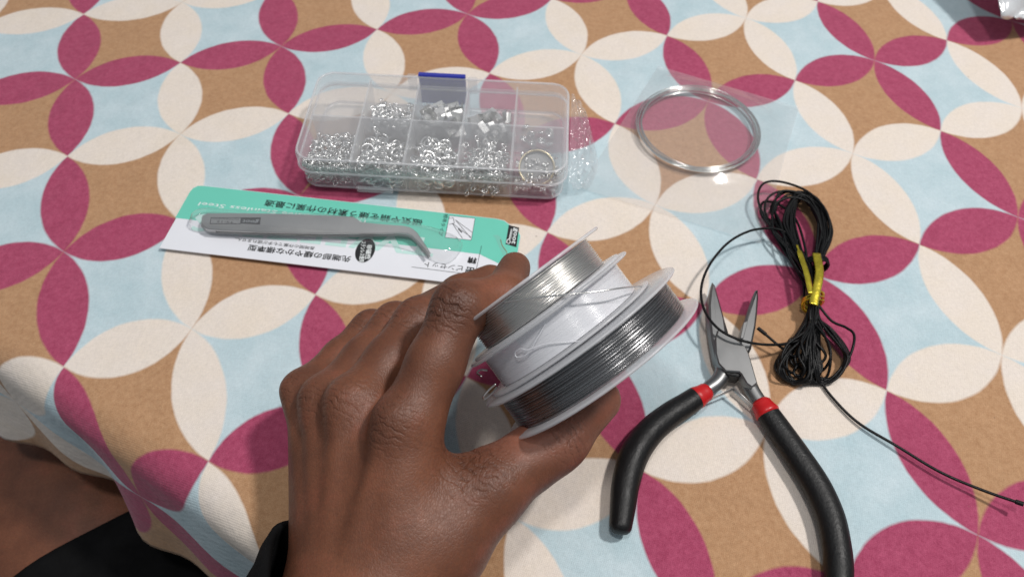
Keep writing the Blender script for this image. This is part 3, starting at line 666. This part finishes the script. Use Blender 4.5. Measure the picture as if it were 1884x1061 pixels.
# ------------------------------------------------------------------ pliers
def build_pliers():
    root = thing('pliers', at(1345, 690, 0), 'open needle-nose pliers with black dipped grips and red collars', 'pliers')
    def pl(name, pts, z0, z1, mat=STEELD, bev=.9, par=root, zf=None):
        zm = (z0 + z1) / 2; return obj(name, *plate(np.array([at(x, y, z1)[:2] for x, y in pts]), z0, z1, bev, zf), mat, par, smooth=True, angle=30)
    # jaws, tapered to the tips and thinner there
    tip = at(1312, 518)[:2]
    jl = pl('jaw', [(1311, 517), (1316, 523), (1325, 555), (1333, 584), (1334, 590), (1337, 612), (1336, 640), (1322, 668), (1316, 655), (1309, 620), (1305, 588), (1304, 560), (1307, 534)], 2.0, 8.6)
    jr = pl('jaw', [(1390, 533), (1395, 531), (1396, 545), (1394, 575), (1391, 600), (1383, 640), (1376, 652), (1362, 640), (1361, 622), (1370, 592), (1378, 566), (1385, 545)], 2.0, 8.2)
    pl('cutter', [(1331, 582), (1340, 612), (1339, 618), (1334, 614)], 3, 7.6, BLACKRUB, .2, jl); pl('cutter', [(1368, 593), (1376, 590), (1368, 622), (1362, 622)], 3, 8.9, STEELD, .2, jr)
    b = pl('joint', [(1321, 606), (1336, 610), (1352, 622), (1372, 636), (1379, 652), (1390, 690), (1394, 704), (1384, 712), (1374, 705), (1364, 688), (1360, 684), (1335, 682), (1322, 668), (1317, 650), (1316, 622)], 4.0, 9.6, STEELD, .5)
    pl('joint_step', [(1332, 676), (1360, 680), (1363, 690), (1358, 693), (1336, 688)], 2.5, 8.4, BLACKRUB, .3, b)
    # steel tangs
    T = lambda pts, rad, fl: tube(spline(np.array([at(*p) for p in pts]), 8), rad, 12, flat=fl)
    obj('tang', *T([(1330, 662, 5), (1330, 685, 5), (1320, 702, 5), (1304, 714, 5), (1286, 727, 5.2)], np.linspace(3.6, 2.9, 33), .9), STEELD, root)
    obj('tang', *T([(1366, 672, 5), (1374, 697, 5), (1386, 722, 5), (1402, 745, 5.2)], np.linspace(3.4, 3.0, 25), .9), STEELD, root)
    def grip(pts, name='grip'):
        C = spline(np.array([at(x, y, z) for x, y, z, _ in pts]), 10); n = len(C)
        r = np.interp(np.linspace(0, 1, n), np.linspace(0, 1, len(pts)), [p[3] for p in pts])
        s = np.linspace(0, 1, n); L = np.linalg.norm(np.diff(C, axis=0), axis=1).sum()
        r = r * np.sqrt(np.clip(1 - np.clip((s * L - (L - 3.5)) / 3.6, 0, 1) ** 2, .02, 1))
        k = int(n * .0)
        V, F = tube(C, r, 20, flat=.92); return obj(name, V, F, BLACKRUB, root)
    grip([(1281, 731, 5.4, 4.6), (1262, 744, 5.4, 4.9), (1231, 764, 5.4, 5.2), (1195, 795, 5.6, 5.6), (1167, 836, 5.7, 5.7), (1152, 885, 5.6, 5.4), (1146, 932, 5.4, 4.8), (1140, 982, 5.2, 3.9)])
    grip([(1412, 760, 5.6, 4.8), (1433, 790, 5.5, 5.1), (1466, 838, 5.4, 5.4), (1502, 894, 5.4, 5.6), (1527, 950, 5.4, 5.5), (1539, 1005, 5.4, 5.3), (1543, 1045, 5.4, 5.2), (1544, 1090, 5.3, 4.6)])
    def collar(a, bb, r0, r1):
        P = np.array([at(*a) * (1 - t) + at(*bb) * t for t in np.linspace(0, 1, 7)]); rr = np.array([r0 * .8, r0, *np.linspace(r0, r1, 4)[0:3], r1, r1 * .9])
        tag(obj('collar', *tube(P, rr, 20, flat=.95), RED, root), 'red collar at the top of the grip')
    collar((1303, 718, 5.2), (1277, 734, 5.4), 3.9, 4.75); collar((1397, 738, 5.2), (1415, 764, 5.6), 4.3, 5.2)
    # two leaf springs that meet between the handles
    for a, bb in (((1300, 737, 5), (1349, 715, 6)), ((1388, 752, 5), (1347, 713, 6.4))):
        obj('leaf_spring', *tube(np.array([at(*a), at(*bb)]), 1.5, 8, flat=.22, up=(0, 0, 1.0)), STEEL, root)
build_pliers()

# ------------------------------------------------------------------ three reels held in the hand
AX = np.cross(ray(934, 543), ray(1081, 434)); AX = nrm(AX); AX = AX if AX[0] > 0 else -AX
FC = at(1107, 675, 50.0)                         # centre of the last flange
side = nrm(np.cross(AX, nrm(ray(1050, 600)))); side = side if side @ RT < 0 else -side      # towards the lower left, in the flange plane
AXT = nrm(AX + .015 * FW)
WIRE1 = solid('silver_reel_wire', (.78, .77, .75, 1), .28, 1.0); WIRE3 = solid('grey_reel_wire', (.42, .42, .425, 1), .25, 1.0)
NYLON = clear('nylon_thread', haze=.78, hcol=(.80, .81, .85, 1), rough=.22, gain=2.0)
def reel(c, ax, rf, rb, wd, turns, mat, label, core=.55, amp=.5, jit=.10):
    root = thing('wire_spool', c, label, 'spool', None)
    for h, nm in ((0, 'flange'), (wd, 'flange')):
        e = .55
        obj(nm, *lathe(c - ax * wd + ax * h, ax, [(9, -e), (rf - .5, -e), (rf, -e * .4), (rf, e * .4), (rf - .5, e), (9, e)], 128, True), FROST, root)
    obj('core', *lathe(c - ax * wd, ax, [(9, .3), (9, wd - .3), (rb * core, wd - .3), (rb * core, .3)], 64, True), FROST, root)
    prof = []; per = 5; lo, hi = .7, wd - .7; p = (hi - lo) / turns; r = np.random.default_rng(int(rf * 10))
    for i in range(turns):
        dr = r.uniform(-jit, jit)
        for k in range(per):
            a = math.pi * (k + .5) / per
            prof.append((rb + dr + amp * p * (2 * math.sin(a) - 1), lo + p * (i + (k + .5) / per)))
    V, F = lathe(c - ax * wd, ax, [(rb * core + .2, lo)] + prof + [(rb * core + .2, hi)], 128)
    wnd = obj('winding', V, F, mat, root, angle=48)
    if jit > .1:
        u, v, w = frame(ax)
        for k in range(4):                         # turns that wander across the others
            h0, h1, pp = r.uniform(lo + 1, hi - 1), r.uniform(-1.6, 1.6), r.uniform(0, 6.28)
            P = [c - ax * wd + ax * np.clip(h0 + h1 * math.sin(a + pp), lo, hi) + (rb + p * .45) * (math.cos(a) * u + math.sin(a) * v) for a in np.linspace(0, 2 * math.pi, 120, endpoint=False)]
            obj('turn', *tube(np.array(P), p * .36, 6, closed=True), mat, wnd)
    return root
R3 = FC.copy(); sp3 = reel(R3, AXT, 40.2, 35.0, 13.6, 13, WIRE3, 'widest spool, wound with dark grey steel wire, against the thumb')
C2 = FC - AX * 14.9 + side * 3.0; sp2 = reel(C2, AX, 33.5, 28.5, 12.6, 40, NYLON, 'spool of clear nylon thread squeezed between the two wire spools', amp=.12, jit=.06)
C1 = FC - AX * 28.4 + side * 3.2; sp1 = reel(C1, AX, 31.0, 25.2, 11.8, 13, WIRE1, 'spool of bright silver wire pressed by the index finger')
def on_axis(px, py, rad, c, ax):                 # pixel ray meets the front of a reel's cylinder
    d = nrm(ray(px, py)); w = CAM - c; dp = d - ax * (d @ ax); wp = w - ax * (w @ ax)
    A, B, Cc = dp @ dp, 2 * dp @ wp, wp @ wp - rad * rad; disc = B * B - 4 * A * Cc
    t = (-B - math.sqrt(max(disc, 0))) / (2 * A); return CAM + d * t
def surf_line(name, pts, c, ax, rad, wr, mat, par):
    P = spline(np.array([on_axis(x, y, rad + h, c, ax) for x, y, h in pts]), 8); return obj(name, *tube(P, wr, 6), mat, par)
surf_line('loose_end', [(926, 556, .6), (960, 551, 1.6), (1000, 546, 4), (1050, 541, 7.5), (1100, 536, 9), (1150, 529, 9), (1196, 525, 7)], C1, AX, 25.6, .3, WIRE1, sp1)
surf_line('loose_end', [(1003, 596, .5), (994, 612, 1.0), (984, 628, 1.2), (976, 645, 1.2), (962, 655, 1.5), (950, 656, 1.5), (948, 648, 1.5), (958, 641, 1.5), (972, 643, 1.6), (1000, 633, .8), (1040, 629, .5), (1068, 627, .4)], C2, AX, 28.7, .16, NYLON, sp2)
for q in (((886, 692), (878, 686), (884, 680), (896, 681)), ((912, 706), (900, 716), (889, 730), (893, 733), (906, 722), (914, 712))):
    P = spline(np.array([at(x, y, 62 - 6 * k * .3) for k, (x, y) in enumerate(q)]), 6); obj('loose_loop', *tube(P, .35, 6), WIRE1, sp2)

# ------------------------------------------------------------------ the person: left hand, forearm, thigh (one body), black sleeve and shorts
def skin_material():
    t = NT('brown_skin'); b = t.bsdf; c = t.geo()
    at_ = t.n('ShaderNodeAttribute', attribute_name='crease').outputs['Fac']; pl = t.n('ShaderNodeAttribute', attribute_name='palm').outputs['Fac']
    big = t.noise(c, 38, 4, .6); fine = t.noise(c, 900, 3, .6)
    col = t.mix(t.ramp(big, .3, .72), srgb(98, 58, 40), srgb(138, 87, 62)); col = t.mix(t.ramp(t.noise(c, 75, 3, .6), .52, .72, 0, .45), col, srgb(142, 80, 60)); col = t.mix(t.ramp(fine, .3, .7, 0, .35), col, srgb(78, 47, 36))
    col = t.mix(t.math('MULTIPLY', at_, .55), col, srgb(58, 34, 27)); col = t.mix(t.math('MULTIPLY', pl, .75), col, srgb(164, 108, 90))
    t.L.new(col, b.inputs['Base Color']); t.L.new(t.ramp(fine, .2, .8, .40, .58), b.inputs['Roughness'])
    b.inputs['Specular IOR Level'].default_value = .45; b.inputs['Subsurface Weight'].default_value = .12; b.inputs['Subsurface Scale'].default_value = .003
    b.inputs['Subsurface Radius'].default_value = (1.0, .35, .2)
    vo = t.n('ShaderNodeTexVoronoi', feature='DISTANCE_TO_EDGE'); mp = t.n('ShaderNodeMapping'); mp.inputs['Rotation'].default_value = (0, 0, .5); mp.inputs['Scale'].default_value = (1, .62, 1)
    ds = t.n('ShaderNodeTexNoise'); t.L.new(c, ds.inputs[0]); ds.inputs['Scale'].default_value = 200
    va = t.n('ShaderNodeVectorMath', operation='MULTIPLY_ADD'); t.L.new(ds.outputs['Color'], va.inputs[0]); va.inputs[1].default_value = (.002, .002, .002); t.L.new(c, va.inputs[2])
    t.L.new(va.outputs[0], mp.inputs[0]); t.L.new(mp.outputs[0], vo.inputs['Vector']); vo.inputs['Scale'].default_value = 1150
    h = t.ramp(vo.outputs['Distance'], 0, .22)
    n1 = t.bump(h, t.math('MULTIPLY_ADD', at_, .3, .25), .00018)
    wv = t.n('ShaderNodeAttribute', attribute_name='wave').outputs['Fac']
    wz = t.math('MULTIPLY_ADD', t.math('SUBTRACT', t.noise(c, 240, 3), .5), 5.5, wv)
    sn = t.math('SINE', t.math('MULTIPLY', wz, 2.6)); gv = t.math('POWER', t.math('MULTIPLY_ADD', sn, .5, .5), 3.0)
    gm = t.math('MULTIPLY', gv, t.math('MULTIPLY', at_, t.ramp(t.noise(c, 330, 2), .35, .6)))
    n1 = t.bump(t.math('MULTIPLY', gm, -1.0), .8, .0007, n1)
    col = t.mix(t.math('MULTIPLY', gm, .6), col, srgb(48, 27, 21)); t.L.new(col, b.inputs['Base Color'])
    vo2 = t.n('ShaderNodeTexVoronoi', feature='DISTANCE_TO_EDGE'); t.L.new(mp.outputs[0], vo2.inputs['Vector']); vo2.inputs['Scale'].default_value = 270
    n2 = t.bump(t.ramp(vo2.outputs['Distance'], 0, .12), t.math('MULTIPLY', at_, .55), .00045, n1)
    t.L.new(t.bump(t.noise(c, 120, 3), .05, .001, n2), b.inputs['Normal'])
    return t.m
J = dict(wr=(-43, -152, 28), wu=(-53, -147, 21), fa=(-98, -285, 6),
         im=at(754, 776, 59), ip=at(846, 566, 73), id=at(926, 545, 66), it=at(986, 545, 52),
         mm=at(664, 742, 48), mp=at(772, 592, 46), md=at(862, 562, 30), mt=at(935, 560, 22),
         rm=at(612, 736, 38), rp=at(728, 596, 32), rd=at(800, 590, 17), rt=at(850, 600, 10),
         pm=at(572, 720, 28), pp=at(684, 604, 20), pd=at(740, 612, 10), pt=at(785, 630, 8.5),
         tc=at(800, 1000, 36), tm=at(905, 893, 41), ti=at(1020, 796, 42), tt=at(1092, 722, 40))
J = {k: np.asarray(v, float) for k, v in J.items()}
def push(p, lim):                              # keep a fingertip outside the stack of reels
    a = (J[p] - FC) @ AX
    if (lim < 0 and a > lim) or (lim > 0 and a < lim): J[p] = J[p] + AX * (lim - a)
for p, l in (('it', -46.5), ('md', -51), ('mt', -49.0), ('rt', -50), ('ti', 10.2), ('tt', 9.6)): push(p, l)
def build_hand():
    h = 1.0; lo = np.array([-125., -215., -2.]); hi = np.array([62., 12., 92.])
    n = np.ceil((hi - lo) / h).astype(int); ax = [lo[i] + h * np.arange(n[i]) for i in range(3)]
    X, Y, Z = np.meshgrid(*[a.astype(np.float32) for a in ax], indexing='ij', sparse=True)
    def cone(a, b, ra, rb):
        a, b = np.asarray(a, np.float32), np.asarray(b, np.float32); d = b - a; L = float(d @ d)
        t = np.clip(((X - a[0]) * d[0] + (Y - a[1]) * d[1] + (Z - a[2]) * d[2]) / L, 0, 1)
        return np.sqrt((X - a[0] - t * d[0]) ** 2 + (Y - a[1] - t * d[1]) ** 2 + (Z - a[2] - t * d[2]) ** 2) - (ra + (rb - ra) * t)
    def smin(a, b, k):
        q = np.clip(k - np.abs(a - b), 0, None) / k; return np.minimum(a, b) - q * q * k * .25
    def chain(ks, rs, k=3.5):
        f = None
        for i in range(len(ks) - 1):
            g = cone(J[ks[i]], J[ks[i + 1]], rs[i], rs[i + 1]); f = g if f is None else smin(f, g, k)
        return f
    mid = lambda a, b, t: J[a] * (1 - t) + J[b] * t
    up = nrm(np.cross(J['im'] - J['pm'], J['mm'] - J['wr'])); up = up if up[2] > 0 else -up      # dorsal side
    for m_, q in (('im', 'ip'), ('mm', 'mp'), ('rm', 'rp'), ('pm', 'pp')):
        J[m_ + 'x'] = mid(m_, q, .5)
    fi = chain(('im', 'imx', 'ip', 'id', 'it'), (10.6, 9.3, 9.0, 7.6, 6.0))
    fm = chain(('mm', 'mmx', 'mp', 'md', 'mt'), (10.4, 9.2, 9.0, 8.0, 6.8))
    fr = chain(('rm', 'rmx', 'rp', 'rd', 'rt'), (9.8, 8.7, 8.4, 7.5, 6.4))
    fp = chain(('pm', 'pmx', 'pp', 'pd', 'pt'), (9.0, 7.8, 7.4, 6.6, 5.8))
    fingers = smin(smin(smin(fi, fm, 1.0), fr, 1.0), fp, 1.0)
    wr, wu = J['wr'], J['wu']; palm = None
    for m_, base, r0, r1 in (('im', wr + (6, 4, 3), 10.6, 16), ('mm', wr, 10.2, 17), ('rm', (wr + wu) / 2, 9.6, 17), ('pm', wu, 8.8, 14.5)):
        g = cone(J[m_], base, r0, r1); palm = g if palm is None else smin(palm, g, 9)
    # flesh on the palm side, thenar mass and web
    for a, b, ra, rb in ((mid('im', 'wr', .25) - up * 9, wr - up * 5, 9, 13), (mid('rm', 'wr', .3) - up * 9, wu - up * 3, 9, 13)):
        palm = smin(palm, cone(a, b, ra, rb), 9)
    thumb = chain(('tc', 'tm', 'ti', 'tt'), (15.5, 11.6, 9.4, 8.0), 6)
    thumb = smin(thumb, cone(J['tc'], wr + (2, 0, 2), 16, 17), 8)
    thumb = smin(thumb, cone(mid('tm', 'ti', .55), mid('tm', 'ti', .8), 10.2, 9.8), 4)
    web = cone(mid('im', 'wr', .30) - up * 3, mid('tc', 'tm', .80) + (0, 0, -1), 6.5, 9)
    palm = smin(palm, web, 7)
    hand = smin(palm, fingers, 3.5); hand = smin(hand, thumb, 9)
    fore = smin(cone(wr, J['fa'] + (14, 0, 4), 19, 27), cone(wu, J['fa'] + (-12, 0, 0), 18, 26), 12)
    hand = smin(hand, fore, 12)
    # knuckle heads, tendons over the back of the hand, finger joint bulges
    for m_, r in (('im', 6.6), ('mm', 6.8), ('rm', 6.2), ('pm', 5.4)):
        p = J[m_] + up * 5.6; hand = smin(hand, cone(p, p + (mid(m_, 'wr', .06) - J[m_]), r, r - .6), 6)
        hand = smin(hand, cone(J[m_] + up * 8.6, mid(m_, 'wr', .6) + up * 11.5, 1.6, 1.4), 5)
    for p, q, r in (('ip', 'im', 5.2), ('mp', 'mm', 4.2), ('rp', 'rm', 3.8), ('pp', 'pm', 3.6)):
        c = J[p] + up * 3.9; hand = smin(hand, cone(c, c + nrm(J[q] - J[p]) * 3, r, r), 4)
    # creases: shallow grooves pressed into the skin
    def groove(pts, r, depth):
        nonlocal hand
        g = None
        for a, b in zip(pts, pts[1:]):
            d = cone(a, b, r, r); g = d if g is None else np.minimum(g, d)
        hand = hand + depth * np.clip(1 - np.clip(g + r, 0, None) / (2.2 * r), 0, 1) ** 2 * 1.0
    def onskin(px, py, z0=95.0):                 # first hit of a pixel ray with the present surface
        d = nrm(ray(px, py)); p = CAM + d * ((z0 - CAM[2]) / d[2])
        for _ in range(260):
            i = np.round((p - lo) / h).astype(int)
            if np.all(i >= 0) and np.all(i < n) and hand[tuple(i)] < .4: return p
            p = p + d * .7
        return p
    for k, pts in enumerate((((845, 826), (868, 838), (884, 862)), ((862, 824), (884, 838), (905, 858)), ((878, 822), (898, 832), (914, 846)), ((838, 842), (852, 868), (858, 900)), ((850, 838), (870, 866), (880, 896)))):
        groove([onskin(*q) for q in pts], .8, .8)
    for dx in (-9, -3, 4, 10):
        groove([onskin(812 + dx, 566 + dx * .9), onskin(830 + dx, 572 + dx), onskin(846 + dx, 566 + dx)], .7, .45)
    for dx in (-7, 0, 7):
        groove([onskin(686 + dx, 592 - dx * .6), onskin(697 + dx, 606 - dx * .6)], .6, .4)
    import openvdb
    g = openvdb.FloatGrid(5.0); g.copyFromArray(np.ascontiguousarray(np.clip(hand, -5, 5).astype(np.float32)))
    P, Q = g.convertToQuads(0.0)
    P = lo + h * np.asarray(P, float); Q = np.asarray(Q)
    # relax the voxel steps
    for _ in range(4):
        acc = np.zeros_like(P); cnt = np.zeros(len(P))
        for a, b in ((0, 1), (1, 2), (2, 3), (3, 0)):
            np.add.at(acc, Q[:, a], P[Q[:, b]]); np.add.at(acc, Q[:, b], P[Q[:, a]]); np.add.at(cnt, Q[:, a], 1); np.add.at(cnt, Q[:, b], 1)
        P = P + .5 * (acc / np.maximum(cnt, 1)[:, None] - P)
    cr = np.zeros(len(P)); wave = np.zeros(len(P)); best = np.full(len(P), 1e9)
    for m_, off, r in (('im', 9, 13), ('mm', 9, 12), ('rm', 9, 12), ('pm', 8, 10), ('ip', 8, 11), ('mp', 8, 9), ('rp', 7, 9), ('pp', 7, 9)):
        d = np.linalg.norm(P - (J[m_] + up * off), axis=1); cr = np.maximum(cr, np.clip(1.25 - d / r, 0, 1) * (.34 if m_[1] == 'm' else (.75 if m_ == 'ip' else .5)))
        axd = nrm(J[m_] - J[m_[0] + 'm']) if m_[1] == 'p' else nrm(J[m_[0] + 'p'] - J[m_]); sel = d < best; wave[sel] = ((P - J[m_]) @ axd)[sel]; best = np.minimum(best, d)
    d = np.linalg.norm(P - onskin(868, 850), axis=1); cr = np.maximum(cr, np.clip(1.2 - d / 15, 0, 1) * .5); sel = d < best; wave[sel] = ((P - J['tm']) @ nrm(nrm(J['ti'] - J['tm']) + .5 * nrm(J['im'] - J['wr'])))[sel] * .8
    d = np.linalg.norm(P - (J['ti'] + np.array([2, -3, 9.])), axis=1); cr = np.maximum(cr, np.clip(1.2 - d / 10, 0, 1) * .5); sel = d < 12; wave[sel] = ((P - J['ti']) @ nrm(J['ti'] - J['tm']))[sel]
    # paler skin on the palm side of thumb and fingers
    pm = np.clip(((P - mid('tm', 'ti', .5)) @ nrm(np.array([.1, .75, .45]))) / 9 , 0, 1) * np.clip(1.3 - np.linalg.norm(P - mid('tm', 'ti', .35), axis=1) / 26, 0, 1)
    pm = np.maximum(pm, np.clip(1.2 - np.linalg.norm(P - J['tt'], axis=1) / 12, 0, 1) * .8)
    return P, Q.tolist(), cr, pm, wave
def build_person():
    HV, HF, cr, pm, wave = build_hand()
    root = thing('person', [HV[:, 0].mean(), HV[:, 1].mean(), 0], 'person in black sleeve and shorts whose left hand grips three wire spools', 'person')
    hip, knee = at(330, 1240, -190), at(90, 640, -190); T = np.linspace(0, 1, 40)
    C = np.outer(1 - T, hip) + np.outer(T, knee); C[:, 2] += 14 * np.sin(T * 3.14)
    LV, LF = tube(C, np.interp(T, [0, .5, .85, 1], [86, 78, 64, 58]), 40)
    V, F = join((HV, HF), (LV, LF))
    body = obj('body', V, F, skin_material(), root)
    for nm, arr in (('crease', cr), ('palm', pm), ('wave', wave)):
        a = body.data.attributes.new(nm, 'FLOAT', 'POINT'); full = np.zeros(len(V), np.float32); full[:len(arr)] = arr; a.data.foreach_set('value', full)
    FAB = solid('black_jersey', (.006, .006, .0065, 1), .9, 0, .25, 120, .6, 900, spec=.1)
    # sleeve: loose cuff round the wrist running back along the forearm
    a0 = np.array([-40., -122., 22.]); a1 = J['fa'] + np.array([-9, 4, 0]); ax = nrm(a1 - a0); u, v, w = frame(ax); Vs = []; rows = 30; seg = 72
    for i in range(rows):
        s = i / (rows - 1); c = a0 + ax * (2 + s * np.linalg.norm(a1 - a0))
        for k in range(seg):
            a = 2 * math.pi * k / seg; r = 29.5 + 18 * s + .8 * math.sin(3 * a + 9 * s) + .7 * math.sin(7 * a - 14 * s) + (1.0 if i < 2 else 0)
            dd = math.cos(a) * u * 1.12 + math.sin(a) * v
            Vs.append(c + r * dd + ax * 26 * (1 - s) * (1 + dd @ nrm(np.array([.75, 0, .65]))))
    Fs = [[i * seg + k, i * seg + (k + 1) % seg, (i + 1) * seg + (k + 1) % seg, (i + 1) * seg + k] for i in range(rows - 1) for k in range(seg)]
    sl = obj('sleeve', Vs, Fs, FAB, root); md = sl.modifiers.new('thickness', 'SOLIDIFY'); md.thickness = .0022; md.offset = 0
    # shorts
    d = nrm(knee - hip); Vs = []; rows = 26; Lh = np.linalg.norm(knee - hip) * .29; u, v, w = frame(d)
    for i in range(rows):
        s = i / (rows - 1); c = hip - d * 20 + d * s * Lh; c[2] += 12 * math.sin(s * 1.4)
        for k in range(seg):
            a = 2 * math.pi * k / seg; r = 91 - 5 * s + 1.8 * math.sin(4 * a + 5 * s) + 1.0 * math.sin(9 * a - 11 * s)
            Vs.append(c + r * (math.cos(a) * u + math.sin(a) * v))
    sh = obj('shorts', Vs, Fs[:(rows - 1) * seg], FAB, root); md = sh.modifiers.new('thickness', 'SOLIDIFY'); md.thickness = .002; md.offset = 0
build_person()

# ------------------------------------------------------------------ shiny packet at the far corner
def build_packet():
    c = at(1842, 33, 17); c[2] = 0; n, m = 30, 20; V = []; r = np.random.default_rng(9); ph = r.uniform(0, 6, 8)
    ux = nrm(np.array([1, .18, 0])); uy = np.array([-ux[1], ux[0], 0])
    for l in (0, 1):
        for i in range(n):
            for j in range(m):
                a, b = 2 * i / (n - 1) - 1, 2 * j / (m - 1) - 1
                e = (1 - a ** 6) * (1 - b ** 6)
                w = .8 * math.sin(6 * a + 3 * b + ph[0]) + .7 * math.sin(9 * b - 4 * a + ph[1]) + .5 * math.sin(15 * a + 8 * b + ph[2])
                z = (18 + 13 * (b + 1)) * (1 - .9 * ((a + 1) / 2) ** 2) + ((12 if l else 5) * e + w * 2.0) * (1 if l else -1) + 2 * math.sin(3 * a)
                V.append(c + ux * (34 * a + 34) + uy * (24 * b + 24) + np.array([0, 0, max(z, 1.2)]))
    F = []
    for l in (0, 1):
        for i in range(n - 1):
            for j in range(m - 1): F.append([l * n * m + i * m + j, l * n * m + (i + 1) * m + j, l * n * m + (i + 1) * m + j + 1, l * n * m + i * m + j + 1])
    ring = [i * m for i in range(n)] + [(n - 1) * m + j for j in range(1, m)] + [i * m + m - 1 for i in range(n - 2, -1, -1)] + [j for j in range(m - 2, 0, -1)]
    for k in range(len(ring)):
        a, b = ring[k], ring[(k + 1) % len(ring)]; F.append([a, b, b + n * m, a + n * m])
    tag(obj('packet', V, F, solid('glossy_white_film', (.74, .76, .78, 1), .14, .25, .1, 60, .6, 120)), 'puffed shiny white plastic packet casting a dark shadow at the cloth corner', 'packet')
build_packet()
